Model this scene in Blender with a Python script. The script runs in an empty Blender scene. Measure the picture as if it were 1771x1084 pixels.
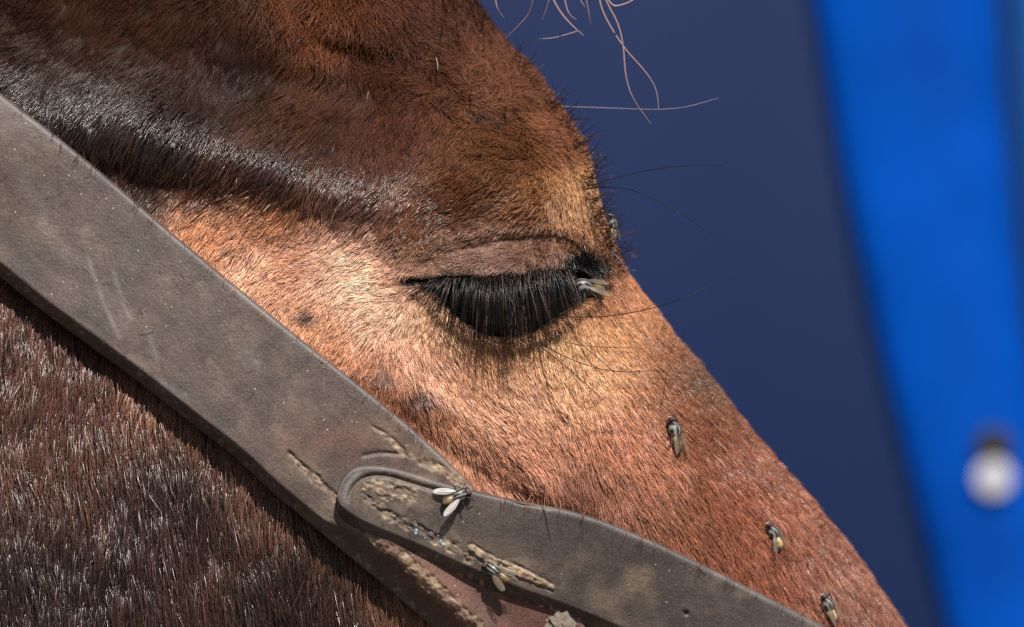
import bpy, math, random
import numpy as np
from mathutils import Vector, Matrix

rng = np.random.default_rng(7)
random.seed(7)
S = bpy.context.scene
COL = S.collection

# ------------------------------------------------------------------ camera, light, exposure
K = 0.24 / 1771.0            # metres per reference pixel at the focus plane
DIST = 2.0                   # camera to the plane of the eye
Z0 = 1.35                    # height of the optical axis
cam_d = bpy.data.cameras.new("camera")
cam = bpy.data.objects.new("camera", cam_d)
COL.objects.link(cam)
cam.location = (0, -DIST, Z0)
cam.rotation_euler = (math.radians(90), 0, 0)
cam_d.sensor_width = 36
cam_d.lens = 300
cam_d.clip_start = 0.05
cam_d.clip_end = 500
cam_d.dof.use_dof = True
cam_d.dof.focus_distance = DIST - 0.006
cam_d.dof.aperture_fstop = 15
S.camera = cam

SUN = Vector((0.22, -0.92, 1.0)).normalized()
el = math.asin(SUN.z)
az = math.atan2(SUN.x, SUN.y)
w = bpy.data.worlds.new("World")
S.world = w
w.use_nodes = True
nt = w.node_tree
sky = nt.nodes.new("ShaderNodeTexSky")
sky.sky_type = 'NISHITA'
sky.sun_disc = False
sky.sun_elevation = el
sky.sun_rotation = az
nt.links.new(sky.outputs[0], nt.nodes["Background"].inputs[0])
nt.nodes["Background"].inputs[1].default_value = 0.05
sd = bpy.data.lights.new("sun", 'SUN')
sd.energy = 5.0
sd.angle = math.radians(0.5)
sd.color = (1.0, 0.95, 0.88)
sun = bpy.data.objects.new("sun", sd)
COL.objects.link(sun)
sun.rotation_euler = SUN.to_track_quat('Z', 'Y').to_euler()
S.view_settings.view_transform = 'Standard'
S.view_settings.look = 'None'
S.view_settings.exposure = 0.38
S.view_settings.gamma = 1.0
S.view_settings.use_curve_mapping = False
S.cycles.use_denoising = False
S.cycles.sample_clamp_indirect = 4.0
S.cycles.sample_clamp_direct = 12.0

# ------------------------------------------------------------------ helpers
def P(px, py, h):
    """pixel of the side view + height towards the viewer (mm) -> world point(s)"""
    y = -np.asarray(h, float) * 0.001
    f = (DIST + y) / DIST
    x = (np.asarray(px, float) - 885.5) * K * f
    z = Z0 - (np.asarray(py, float) - 542.0) * K * f
    return np.stack(np.broadcast_arrays(x, y, z), -1)

_lat = np.random.default_rng(3).random((8, 257, 257))
_lat[:, 256, :] = _lat[:, 0, :]; _lat[:, :, 256] = _lat[:, :, 0]
def vnoise(x, y, scale, seed=0):
    L = _lat[seed % 8]
    u = np.asarray(x, float) / scale + seed * 17.3 + 1000.0
    v = np.asarray(y, float) / scale + seed * 5.7 + 1000.0
    i = np.floor(u).astype(int); j = np.floor(v).astype(int)
    a = u - i; b = v - j
    a = a * a * (3 - 2 * a); b = b * b * (3 - 2 * b)
    i %= 256; j %= 256
    return (L[i, j] * (1 - a) * (1 - b) + L[i + 1, j] * a * (1 - b) + L[i, j + 1] * (1 - a) * b + L[i + 1, j + 1] * a * b) * 2 - 1

def fbm(x, y, scale, seed=0, n=3):
    o = 0; amp = 1.0; tot = 0
    for k in range(n):
        o = o + amp * vnoise(x, y, scale / 2 ** k, seed + k); tot += amp; amp *= 0.55
    return o / tot

def smooth_curve(pts, n=400, it=2):
    p = np.array(pts, float)
    for _ in range(it):
        q = np.empty((2 * len(p), 2))
        q[0] = p[0]; q[-1] = p[-1]
        q[1:-1:2] = 0.75 * p[:-1] + 0.25 * p[1:]
        q[2:-1:2] = 0.25 * p[:-1] + 0.75 * p[1:]
        p = q
    return p

def resample(p, n):
    p = np.asarray(p, float)
    s = np.concatenate([[0], np.cumsum(np.linalg.norm(np.diff(p, axis=0), axis=1))])
    t = np.linspace(0, s[-1], n)
    return np.stack([np.interp(t, s, p[:, k]) for k in range(p.shape[1])], -1)

def pdist(px, py, pts):
    """distance to a polyline, and the fraction along it of the nearest point"""
    px = np.asarray(px, float); py = np.asarray(py, float)
    pts = np.asarray(pts, float)
    best = np.full(px.shape, 1e9); frac = np.zeros(px.shape)
    seg = np.linalg.norm(np.diff(pts, axis=0), axis=1); cum = np.concatenate([[0], np.cumsum(seg)])
    for i in range(len(pts) - 1):
        a = pts[i]; d = pts[i + 1] - a; L2 = max(d @ d, 1e-9)
        t = np.clip(((px - a[0]) * d[0] + (py - a[1]) * d[1]) / L2, 0, 1)
        q = np.hypot(px - a[0] - t * d[0], py - a[1] - t * d[1])
        m = q < best
        best = np.where(m, q, best); frac = np.where(m, (cum[i] + t * seg[i]) / cum[-1], frac)
    return best, frac

def inside(px, py, poly):
    px = np.asarray(px, float); py = np.asarray(py, float)
    r = np.zeros(px.shape, bool)
    n = len(poly)
    for i in range(n):
        x0, y0 = poly[i]; x1, y1 = poly[(i + 1) % n]
        c = ((y0 > py) != (y1 > py))
        if y1 != y0:
            r ^= c & (px < (x1 - x0) * (py - y0) / (y1 - y0) + x0)
    return r

def sst(x, a, b):
    t = np.clip((np.asarray(x, float) - a) / (b - a), 0, 1)
    return t * t * (3 - 2 * t)

def lin(c):
    c = np.asarray(c, float) / 255.0
    return np.where(c <= 0.04045, c / 12.92, ((c + 0.055) / 1.055) ** 2.4)

def shepard(px, py, ctrl, vals, p=3.0, soft=25.0):
    px = np.asarray(px, float).ravel(); py = np.asarray(py, float).ravel()
    num = np.zeros((px.size, vals.shape[1])); den = np.zeros(px.size)
    for (x, y), v in zip(ctrl, vals):
        wt = 1.0 / ((px - x) ** 2 + (py - y) ** 2 + soft ** 2) ** (p / 2)
        num += wt[:, None] * v; den += wt
    return num / den[:, None]

def link(o, parent=None):
    COL.objects.link(o)
    if parent is not None:
        o.parent = parent
    return o

def tag(o, label=None, cat=None, group=None, kind=None):
    if label: o["label"] = label
    if cat: o["category"] = cat
    if group: o["group"] = group
    if kind: o["kind"] = kind
    return o

def empty(name, loc=(0, 0, 0)):
    o = bpy.data.objects.new(name, None)
    o.empty_display_size = 0.01
    o.location = loc
    COL.objects.link(o)
    return o

def mesh_np(name, V, F, mat, parent=None, smooth=True, attrs=None):
    me = bpy.data.meshes.new(name)
    V = np.asarray(V, np.float32).reshape(-1, 3); F = np.asarray(F, np.int32)
    n = F.shape[1]
    me.vertices.add(len(V)); me.vertices.foreach_set("co", V.ravel())
    me.loops.add(F.size); me.loops.foreach_set("vertex_index", F.ravel())
    me.polygons.add(len(F))
    me.polygons.foreach_set("loop_start", np.arange(0, F.size, n, dtype=np.int32))
    if smooth:
        me.polygons.foreach_set("use_smooth", np.ones(len(F), bool))
    for an, arr in (attrs or {}).items():
        if arr.ndim == 2:
            a = me.attributes.new(an, 'FLOAT_COLOR', 'POINT')
            full = np.ones((len(V), 4), np.float32); full[:, :3] = arr
            a.data.foreach_set("color", full.ravel())
        else:
            a = me.attributes.new(an, 'FLOAT', 'POINT')
            a.data.foreach_set("value", arr.astype(np.float32).ravel())
    me.update(calc_edges=True)
    me.validate()
    if mat: me.materials.append(mat)
    return link(bpy.data.objects.new(name, me), parent)

def grid_faces(R, C, wrap=False):
    idx = np.arange(R * C).reshape(R, C)
    if wrap:
        idx = np.concatenate([idx, idx[:, :1]], 1)
    return np.stack([idx[:-1, :-1], idx[1:, :-1], idx[1:, 1:], idx[:-1, 1:]], -1).reshape(-1, 4)

def curves(name, pts, rad, colr, mat, parent=None, gloss=None):
    """pts (N,M,3) hair strands, rad (N,M) metres, colr (N,3)"""
    N, M = pts.shape[:2]
    hc = bpy.data.hair_curves.new(name)
    hc.add_curves([M] * N)
    hc.attributes["position"].data.foreach_set("vector", np.ascontiguousarray(pts, np.float32).ravel())
    a = hc.attributes.get("radius") or hc.attributes.new("radius", 'FLOAT', 'POINT')
    a.data.foreach_set("value", np.ascontiguousarray(rad, np.float32).ravel())
    c = hc.attributes.new("hair_colour", 'FLOAT_COLOR', 'CURVE')
    full = np.ones((N, 4), np.float32); full[:, :3] = colr
    c.data.foreach_set("color", full.ravel())
    if gloss is not None:
        ga = hc.attributes.new("gloss", 'FLOAT', 'CURVE'); ga.data.foreach_set("value", np.ascontiguousarray(gloss, np.float32))
    hc.materials.append(mat)
    return link(bpy.data.objects.new(name, hc), parent)

def tube(pts, r, seg=6, cap=True):
    """tube along 3-D points with radii r -> V, F (quads)"""
    pts = np.asarray(pts, float); n = len(pts)
    r = np.broadcast_to(np.asarray(r, float), (n,))
    tg = np.gradient(pts, axis=0); tg /= np.linalg.norm(tg, axis=1)[:, None] + 1e-12
    up = np.array([0.3, 0.5, 0.81])
    V = []
    for i in range(n):
        a = np.cross(tg[i], up); a /= np.linalg.norm(a) + 1e-9
        b = np.cross(tg[i], a)
        for k in range(seg):
            t = 2 * math.pi * k / seg
            V.append(pts[i] + r[i] * (a * math.cos(t) + b * math.sin(t)))
    F = [(i * seg + k, i * seg + (k + 1) % seg, (i + 1) * seg + (k + 1) % seg, (i + 1) * seg + k) for i in range(n - 1) for k in range(seg)]
    return np.array(V), np.array(F)

def join(parts):
    V = []; F = []; o = 0
    for v, f in parts:
        V.append(v); F.append(np.asarray(f) + o); o += len(v)
    return np.concatenate(V), np.concatenate(F)

def ball(c, r, nu=14, nv=10, bump=0.0, seed=0):
    c = np.asarray(c, float); r = np.broadcast_to(np.asarray(r, float), (3,))
    th = np.linspace(0.02, math.pi - 0.02, nv); ph = np.linspace(0, 2 * math.pi, nu, endpoint=False)
    T, Q = np.meshgrid(th, ph, indexing='ij')
    n = np.stack([np.cos(T), np.sin(T) * np.cos(Q), np.sin(T) * np.sin(Q)], -1)
    k = 1.0
    if bump:
        k = 1 + bump * fbm(n[..., 0] * 3 + n[..., 2] * 2.1, n[..., 1] * 3 - n[..., 2], 0.9, seed)[..., None]
    return (c + n * r * k).reshape(-1, 3), grid_faces(nv, nu, True)

# ------------------------------------------------------------------ materials
def new_mat(name):
    m = bpy.data.materials.new(name)
    m.use_nodes = True
    t = m.node_tree
    return m, t, t.nodes["Principled BSDF"], t.links

def plain(name, col, rough=0.6, metal=0.0, noise=0.0, scale=40.0, spec=0.5, bump=0.0):
    m, t, b, L = new_mat(name)
    b.inputs["Base Color"].default_value = (*col, 1)
    b.inputs["Roughness"].default_value = rough
    b.inputs["Metallic"].default_value = metal
    b.inputs["Specular IOR Level"].default_value = spec
    if noise or bump:
        tc = t.nodes.new("ShaderNodeTexCoord"); n = t.nodes.new("ShaderNodeTexNoise")
        n.inputs["Scale"].default_value = scale; n.inputs["Detail"].default_value = 5
        L.new(tc.outputs["Object"], n.inputs["Vector"])
        if noise:
            r = t.nodes.new("ShaderNodeValToRGB")
            r.color_ramp.elements[0].position = 0.3; r.color_ramp.elements[1].position = 0.7
            r.color_ramp.elements[0].color = (*[c * (1 - noise) for c in col], 1)
            r.color_ramp.elements[1].color = (*[min(1, c * (1 + noise)) for c in col], 1)
            L.new(n.outputs["Fac"], r.inputs[0]); L.new(r.outputs[0], b.inputs["Base Color"])
        if bump:
            bp = t.nodes.new("ShaderNodeBump"); bp.inputs["Strength"].default_value = bump
            bp.inputs["Distance"].default_value = 0.0005
            L.new(n.outputs["Fac"], bp.inputs["Height"]); L.new(bp.outputs[0], b.inputs["Normal"])
    return m

def hair_mat(name, rough=0.3, spec=0.5, gloss=False):
    m, t, b, L = new_mat(name)
    a = t.nodes.new("ShaderNodeAttribute"); a.attribute_name = "hair_colour"
    L.new(a.outputs["Color"], b.inputs["Base Color"])
    b.inputs["Roughness"].default_value = rough
    b.inputs["Specular IOR Level"].default_value = spec
    if gloss:
        ga = t.nodes.new("ShaderNodeAttribute"); ga.attribute_name = "gloss"
        L.new(ga.outputs["Fac"], b.inputs["Specular IOR Level"])
    return m

M_coat = hair_mat("coat_hair", 0.27, 0.62, True)
M_fore = hair_mat("forelock_hair", 0.3, 0.5)
M_lash = hair_mat("lash_hair", 0.30, 0.30)
M_skin, _t, _b, _L = new_mat("horse_skin")
_a = _t.nodes.new("ShaderNodeAttribute"); _a.attribute_name = "skin_colour"
_L.new(_a.outputs["Color"], _b.inputs["Base Color"])
_b.inputs["Roughness"].default_value = 0.6
_b.inputs["Specular IOR Level"].default_value = 0.3
_n = _t.nodes.new("ShaderNodeTexNoise"); _n.inputs["Scale"].default_value = 1400; _n.inputs["Detail"].default_value = 4
_tc = _t.nodes.new("ShaderNodeTexCoord"); _L.new(_tc.outputs["Object"], _n.inputs["Vector"])
_bp = _t.nodes.new("ShaderNodeBump"); _bp.inputs["Strength"].default_value = 0.5; _bp.inputs["Distance"].default_value = 0.0004
_L.new(_n.outputs["Fac"], _bp.inputs["Height"]); _L.new(_bp.outputs[0], _b.inputs["Normal"])
M_eye = plain("eyeball_wet", (0.006, 0.005, 0.005), 0.06)

# ------------------------------------------------------------------ ground, wall, post
def build_setting():
    m = plain("dark_earth", (0.065, 0.052, 0.040), 0.9, noise=0.35, scale=3, bump=0.4)
    s = 250
    g = mesh_np("ground", [(-s, -s, 0), (s, -s, 0), (s, s, 0), (-s, s, 0)], [(0, 1, 2, 3)], m)
    tag(g, "dark trampled earth under the horse", kind="structure")
    # navy wall of sheet metal, far out of focus
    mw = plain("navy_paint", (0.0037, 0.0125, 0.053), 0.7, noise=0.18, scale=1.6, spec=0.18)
    xs = []; ys = []
    x = -1.3
    while x < 1.5:
        for dx, dy in ((0, 0), (0.05, 0.001), (0.10, 0.002), (0.14, 0.001)):
            xs.append(x + dx); ys.append(dy)
        x += 0.16
    xs = np.array(xs); ys = np.array(ys)
    n = len(xs)
    V = np.concatenate([np.stack([xs, 2.6 + ys, np.full(n, 0.0)], -1), np.stack([xs, 2.6 + ys, np.full(n, 2.6)], -1),
                        np.stack([xs, 2.64 + ys, np.full(n, 0.0)], -1), np.stack([xs, 2.64 + ys, np.full(n, 2.6)], -1)])
    F = []
    for i in range(n - 1):
        F += [(i, i + 1, n + i + 1, n + i), (2 * n + i + 1, 2 * n + i, 3 * n + i, 3 * n + i + 1),
              (n + i, n + i + 1, 3 * n + i + 1, 3 * n + i), (i + 1, i, 2 * n + i, 2 * n + i + 1)]
    F += [(0, n, 3 * n, 2 * n), (n - 1, 2 * n + n - 1, 4 * n - 1, 2 * n - 1)]
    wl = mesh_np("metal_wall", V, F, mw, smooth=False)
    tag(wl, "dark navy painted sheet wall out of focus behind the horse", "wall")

    # bright blue leaning post
    root = empty("blue_post", (0.25, 1.2, 0.0))
    tag(root, "bright blue painted leaning post with one pale round bolt", "post")
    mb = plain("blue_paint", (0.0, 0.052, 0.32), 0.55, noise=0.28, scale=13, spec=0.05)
    D2 = 1.2
    sc = (DIST + D2) / DIST
    le = [(1180, -1500), (1330, -400), (1396, -40), (1421, 120), (1450, 290), (1486, 470), (1520, 620), (1556, 770), (1588, 900), (1622, 1040), (1652, 1160), (1790, 1700), (2300, 7200)]
    re = [(1600, -1500), (1690, -400), (1727, -40), (1738, 120), (1751, 290), (1768, 470), (1785, 620), (1805, 770), (1825, 900), (1845, 1040), (1866, 1160), (1950, 1700), (2420, 7200)]
    le = resample(smooth_curve(le), 120); re = resample(smooth_curve(re), 120)
    V = []
    prof = [(0.0, 0.030), (0.0, 0.010), (0.03, 0.004), (0.09, 0.001), (0.2, 0.0), (0.45, -0.002), (0.7, -0.001), (0.88, 0.002), (0.96, 0.006), (1.0, 0.012), (1.0, 0.03)]
    for a, b in zip(le, re):
        for u, dy in prof:
            q = a + (b - a) * u
            V.append(((q[0] - 885.5) * K * sc - 0.25, dy, Z0 - (q[1] - 542) * K * sc))
    V = np.array(V); R = len(le); C = len(prof)
    V[:, 2] = np.maximum(V[:, 2], 0.0)
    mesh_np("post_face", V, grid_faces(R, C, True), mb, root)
    # rear flange on the right, lighter blue
    mf = plain("light_blue_paint", (0.0, 0.062, 0.25), 0.6, noise=0.1, scale=9)
    V = []
    for b in re:
        for ox, dy in ((14, 0.030), (16, 0.022), (150, 0.022), (150, 0.034), (14, 0.034)):
            V.append(((b[0] + ox - 885.5) * K * sc - 0.25, dy, Z0 - (b[1] - 542) * K * sc))
    V = np.array(V); V[:, 2] = np.maximum(V[:, 2], 0.0)
    fl = mesh_np("post_flange", V, grid_faces(R, 5, True), mf, root)
    fl["label"] = "lighter blue rear flange of the post"
    # pale bolt; a dark bulge above it stands for the hole's shade
    def wp(px, py, dy): return np.array(((px - 885.5) * K * sc - 0.25, dy, Z0 - (py - 542) * K * sc))
    v, f = ball(wp(1718, 774, -0.0035), (0.0076, 0.003, 0.0078), 24, 14)
    mesh_np("bolt_hole", v, f, plain("hole_shade", (0.008, 0.008, 0.01), 0.8), root)
    v, f = ball(wp(1717, 826, -0.006), (0.0070, 0.0007, 0.0070), 28, 16)
    mesh_np("bolt", v, f, plain("pale_zinc", (0.42, 0.41, 0.45), 0.95, 0.0), root)
build_setting()

# ------------------------------------------------------------------ the horse's head: shape
SIL = smooth_curve([(380, -1050), (520, -760), (640, -420), (700, -260), (745, -150), (785, -65), (816, 0), (846, 50), (876, 90), (910, 125), (940, 165), (970, 215),
       (995, 252), (1012, 290), (1024, 330), (1036, 368), (1054, 415), (1078, 460), (1104, 500), (1136, 545), (1168, 587), (1200, 625),
       (1236, 668), (1286, 730), (1334, 790), (1376, 836), (1424, 893), (1474, 958), (1524, 1030), (1562, 1090), (1760, 1390), (2060, 1850), (2330, 2300), (2450, 2560), (2490, 2750)], it=3)
BACK = np.array([(-2300, -1050), (-2600, 300), (-2600, 1200), (-1500, 1500), (-700, 1800), (300, 2100), (1300, 2400), (2150, 2750)], float)
def sil(py): return np.interp(py, SIL[:, 1], SIL[:, 0]) + np.interp(py, [60, 170, 250, 330, 400, 470], [-7, 0, 4, 3, -3, -7])
def back(py): return np.interp(py, BACK[:, 1], BACK[:, 0])

MID = -85.0
RIDGE = smooth_curve([(-150, 165), (60, 185), (200, 205), (330, 245), (450, 280), (560, 320), (690, 345)])
VALLEY = smooth_curve([(120, 285), (250, 315), (350, 325), (430, 345), (520, 380), (640, 430)])
FURROW = smooth_curve([(470, -60), (520, 30), (580, 75), (650, 110), (720, 120)])
CREASE = smooth_curve([(712, 470), (742, 449), (790, 430), (840, 418), (900, 408), (950, 404), (985, 410), (1008, 432)])
UP = smooth_curve([(702, 487), (740, 481), (800, 478), (860, 477), (920, 471), (975, 460), (1012, 470), (1034, 490)])
LOW = smooth_curve([(702, 489), (733, 492), (768, 533), (815, 573), (865, 588), (920, 578), (965, 552), (1000, 524), (1034, 506)])
VEIN1 = smooth_curve([(600, 640), (680, 670), (760, 690), (900, 790), (1010, 905)])
VEIN2 = smooth_curve([(700, 720), (800, 800), (900, 860), (1020, 895)])
def upy(px): return np.interp(px, UP[:, 0], UP[:, 1])
def lowy(px): return np.interp(px, LOW[:, 0], LOW[:, 1])

def plateau(px, py):
    al = ((px - 870) * 0.57 + (py - 500) * 0.82) * 0.1355
    pe = ((px - 870) * -0.82 + (py - 500) * 0.57) * 0.1355
    drop = np.where(al > 0, 0.0030 * al ** 2, 0.0013 * al ** 2) + 0.0006 * np.where(pe > 60, (pe - 60) ** 2, 0)
    return -60 * (1 - np.exp(-drop / 60))

def head_h(px, py, detail=True):
    px = np.asarray(px, float); py = np.asarray(py, float)
    d = np.maximum(sil(py) - px, 0)
    hp = plateau(px, py)
    edge = np.interp(py, [-1000, -200, 60, 180, 330, 400, 480, 620, 1000, 2000], [-70, -66, -54, -40, -34, -40, -52, -60, -68, -74])
    Lr = np.interp(py, [-1000, -200, 60, 180, 330, 400, 480, 620, 800, 1000, 2000], [900, 520, 360, 270, 200, 190, 250, 340, 390, 430, 520])
    x = np.clip(d / Lr, 0, 1)
    f = (1 - (1 - x) ** 2.3) ** 0.62
    h = edge + (hp - edge) * f
    if detail:
        g = lambda cx, cy, sx, sy: np.exp(-(((px - cx) / sx) ** 2 + ((py - cy) / sy) ** 2))
        # ridge running back from the brow, hollow beneath, furrow of the forehead
        q, t = pdist(px, py, RIDGE)
        ry_ = np.interp(px, RIDGE[:, 0], RIDGE[:, 1])
        h = h + 5.2 * np.exp(-(q / (74 + 20 * sst(ry_ - py, -40, 60))) ** 2)
        q, t = pdist(px, py, VALLEY)
        h = h - 2.6 * np.exp(-(q / 58) ** 2) * sst(t, 0, 0.12) * sst(1 - t, 0, 0.25)
        q, t = pdist(px, py, FURROW)
        h = h - 2.5 * np.exp(-(q / 30) ** 2)
        h = h - 6 * g(620, 140, 140, 80)                       # hollow above the eye
        h = h + 0 * px
        h = h + 11 * g(905, 305, 125, 88)                       # brow
        h = h + 6.0 * g(560, 590, 200, 130) + 4 * g(760, 760, 200, 110)
        q, t = pdist(px, py, VEIN1); h = h + 1.2 * np.exp(-(q / 22) ** 2)
        q, t = pdist(px, py, VEIN2); h = h - 1.0 * np.exp(-(q / 18) ** 2)
        # eye
        h = h + 8.5 * np.exp(-1.3 * (((px - 868) / 165) ** 2 + ((py - 505) / 95) ** 2))
        h = h + 1.1 * np.exp(-((py - (upy(px) - 24)) / 17) ** 2) * sst(px, 740, 800) * sst(1000 - px, 0, 60)
        q, t = pdist(px, py, CREASE)
        cy = np.interp(px, CREASE[:, 0], CREASE[:, 1])
        band = sst(px, 700, 760) * sst(1030 - px, 0, 50)
        h = h + 1.9 * sst(cy - py, -6, 20) * np.exp(-np.maximum(cy - py, 0) / 55) * band
        h = h - 1.0 * np.exp(-(q / 3.6) ** 2) * (0.7 + 0.5 * vnoise(px, py, 25, 3))
        for off, amp in ((-13, 0.6), (-25, 0.5), (11, 0.75), (22, .6), (35, .35)):
            h = h - amp * np.exp(-((py - cy - off * (.55 + .45 * sst(px, 760, 880)) + 4 * vnoise(px, py, 45, 2)) / 3.2) ** 2) * band * sst(vnoise(px, py, 60, int(abs(off))) + .55, 0, .5)
        up = upy(px); lo = lowy(px)
        open_ = sst(py - up, -2, 6) * sst(lo - py, -3, 7) * sst(px, 690, 730) * sst(1045 - px, 0, 30)
        h = h - 8.5 * open_
        ql, t = pdist(px, py, LOW)
        h = h + 0.9 * np.exp(-((ql - 8) / 9) ** 2) * (py > lo)
        h = h - 7.5 * g(1008, 462, 30, 26) - 3 * g(1030, 490, 22, 18)   # inner corner
        h = h - 1.8 * g(704, 488, 26, 8)
        h = h + 0.22 * fbm(px, py, 42, 1) + 0.6 * fbm(px, py, 150, 4)
        for cx, cy_, r_, a_ in ((531, 548, 16, 0.9), (722, 682, 20, -1.0), (822, 200, 12, 0.5), (850, 215, 9, 0.5)):
            h = h + a_ * g(cx, cy_, r_, r_ * 0.7)
    b = np.clip((px - back(py)) / 600, 0, 1)
    h = MID + (h - MID) * np.sqrt(np.maximum(1 - (1 - b) ** 2, 0))
    e = np.clip((py + 1050) / 500, 0, 1); e2 = np.clip((2750 - py) / 700, 0, 1)
    h = MID + (h - MID) * np.sqrt(np.maximum(1 - (1 - e) ** 2, 0)) * np.sqrt(np.maximum(1 - (1 - e2) ** 2, 0))
    return h

# ------------------------------------------------------------------ the coat: colour (sun and shade baked in), direction, length
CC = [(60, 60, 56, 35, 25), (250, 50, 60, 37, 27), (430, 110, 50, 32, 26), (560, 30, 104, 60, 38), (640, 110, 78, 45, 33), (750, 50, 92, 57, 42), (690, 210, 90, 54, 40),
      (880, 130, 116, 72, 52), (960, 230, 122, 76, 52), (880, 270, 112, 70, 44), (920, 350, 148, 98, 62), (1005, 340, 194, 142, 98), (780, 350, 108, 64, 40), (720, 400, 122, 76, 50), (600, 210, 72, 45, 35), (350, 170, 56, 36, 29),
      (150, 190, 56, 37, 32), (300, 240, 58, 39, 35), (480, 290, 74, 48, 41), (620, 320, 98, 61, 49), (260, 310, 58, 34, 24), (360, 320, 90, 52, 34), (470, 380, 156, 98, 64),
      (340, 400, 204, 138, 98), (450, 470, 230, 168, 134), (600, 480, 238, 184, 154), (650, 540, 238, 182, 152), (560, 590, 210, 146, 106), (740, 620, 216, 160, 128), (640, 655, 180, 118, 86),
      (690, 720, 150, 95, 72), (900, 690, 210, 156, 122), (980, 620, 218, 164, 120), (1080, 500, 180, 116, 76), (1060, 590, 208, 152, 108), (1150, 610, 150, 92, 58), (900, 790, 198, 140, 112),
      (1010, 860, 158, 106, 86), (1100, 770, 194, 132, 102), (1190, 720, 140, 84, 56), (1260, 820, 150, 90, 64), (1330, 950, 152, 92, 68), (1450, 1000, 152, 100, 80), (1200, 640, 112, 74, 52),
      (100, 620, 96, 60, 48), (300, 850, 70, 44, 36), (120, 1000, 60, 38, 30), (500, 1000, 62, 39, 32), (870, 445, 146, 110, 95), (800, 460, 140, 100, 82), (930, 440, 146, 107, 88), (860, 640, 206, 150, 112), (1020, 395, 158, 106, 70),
      (1045, 440, 148, 94, 62), (760, 560, 224, 170, 132)]  # coat tones as lit: shaded hollows darker, sunlit patch paler
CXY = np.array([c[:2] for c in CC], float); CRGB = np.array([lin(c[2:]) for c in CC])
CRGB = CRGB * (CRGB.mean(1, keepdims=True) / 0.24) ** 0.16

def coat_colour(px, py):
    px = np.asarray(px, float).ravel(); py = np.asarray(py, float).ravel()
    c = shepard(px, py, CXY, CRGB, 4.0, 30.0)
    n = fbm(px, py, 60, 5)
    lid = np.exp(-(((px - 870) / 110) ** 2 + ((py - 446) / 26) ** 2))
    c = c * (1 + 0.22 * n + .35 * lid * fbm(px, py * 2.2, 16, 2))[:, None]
    dark = np.zeros(px.size)
    q, _ = pdist(px, py, UP); dark = np.maximum(dark, np.exp(-(q / 7) ** 2))
    q, _ = pdist(px, py, LOW); dark = np.maximum(dark, 0.85 * np.exp(-(q / 3.5) ** 2))
    g = lambda cx, cy, sx, sy: np.exp(-(((px - cx) / sx) ** 2 + ((py - cy) / sy) ** 2))
    dark = np.maximum(dark, np.minimum(1, 2.2 * g(1010, 460, 34, 30)))
    dark = np.maximum(dark, np.minimum(1, 1.4 * g(1032, 492, 20, 14)))
    dark = np.maximum(dark, np.minimum(1, 1.8 * g(714, 488, 26, 8)))
    up = upy(px); lo = lowy(px)
    dark = np.maximum(dark, ((py > up) & (py < lo) & (px > 690) & (px < 1040)).astype(float))
    q, _ = pdist(px, py, CREASE); dark = np.maximum(dark, 0.2 * np.exp(-(q / 3.0) ** 2))
    c = c * (1 - dark)[:, None] + dark[:, None] * lin((22, 19, 19))
    scab = 0.85 * np.minimum(1, 1.4 * g(531, 548, 15, 11) + 1.3 * g(722, 684, 24, 15) + 0.8 * g(665, 650, 14, 24) + 1.0 * g(822, 200, 11, 8) + 0.9 * g(852, 214, 9, 7))
    c = c * (1 - scab)[:, None] + scab[:, None] * lin((66, 62, 62))
    return c

# direction (dx, dy in picture sense), lift, length mm, mess
DD = [(40, 50, -.8, .55, .08, 6.5, .25), (250, 60, -.6, .8, .06, 6, .25), (150, 130, -.6, .7, .04, 6, .2), (420, 160, -.5, .85, .06, 5.5, .3), (300, 230, -.35, .93, .36, 4.6, .14), (120, 195, -.4, .9, .36, 4.6, .14), (400, 255, -.38, .92, .36, 4.6, .14), (500, 290, -.42, .9, .36, 4.2, .14), (430, 170, -.42, .9, .12, 5, .15), (200, 130, -.45, .9, .12, 5, .15), (620, 335, -.5, .85, .36, 3.6, .14),
      (560, 40, -.25, 1, .30, 6, .7), (700, 110, .1, .7, .4, 3.6, 1.0), (700, 220, -.3, .9, .25, 3.8, .4), (850, 130, .3, -.2, .5, 3.4, 1.2), (940, 220, .3, -.1, .5, 3.2, 1.1), (880, 240, -.3, .5, .45, 3.0, .9), (600, 210, -.4, .9, .10, 4.5, .25),
      (780, 360, -.7, .6, .28, 2.8, .3), (900, 350, -.9, .35, .35, 2.2, .3), (1000, 340, -.3, .9, .45, 1.9, .35), (860, 445, -.8, .5, .4, 1.6, .6), (950, 435, -.7, .6, .4, 1.6, .6), (790, 462, -.9, .35, .4, 1.5, .5),
      (260, 320, -.4, .9, .22, 6, .25), (420, 400, -.6, .75, .5, 2.6, .25), (520, 480, -.7, .6, .6, 1.7, .25), (640, 500, -.9, .35, .55, 1.6, .25), (600, 590, -.5, .8, .45, 2.0, .25), (700, 570, -.2, .95, .45, 1.8, .25),
      (740, 650, .35, .93, .28, 2.7, .2), (900, 700, .5, .87, .28, 2.8, .16), (860, 620, .3, .9, .35, 1.8, .25), (1000, 620, .5, .85, .35, 2.0, .25), (1000, 850, .42, .9, .22, 3.8, .16), (1150, 900, .5, .87, .22, 4.0, .16), (1180, 740, .6, .8, .26, 3.8, .25),
      (1300, 900, .6, .8, .22, 4.4, .2), (1450, 1000, .55, .83, .24, 5, .25), (1060, 460, .3, .8, .4, 2.2, .3), (1150, 580, .5, .85, .35, 3.2, .4), (80, 700, .02, 1, .27, 9.5, .08), (300, 900, .1, 1, .27, 9.5, .08),
      (500, 1030, .15, 1, .27, 9, .08), (1050, 370, -.1, .9, .5, 2.0, .4)]
DXY = np.array([d[:2] for d in DD], float); DV = np.array([d[2:] for d in DD], float)

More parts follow.
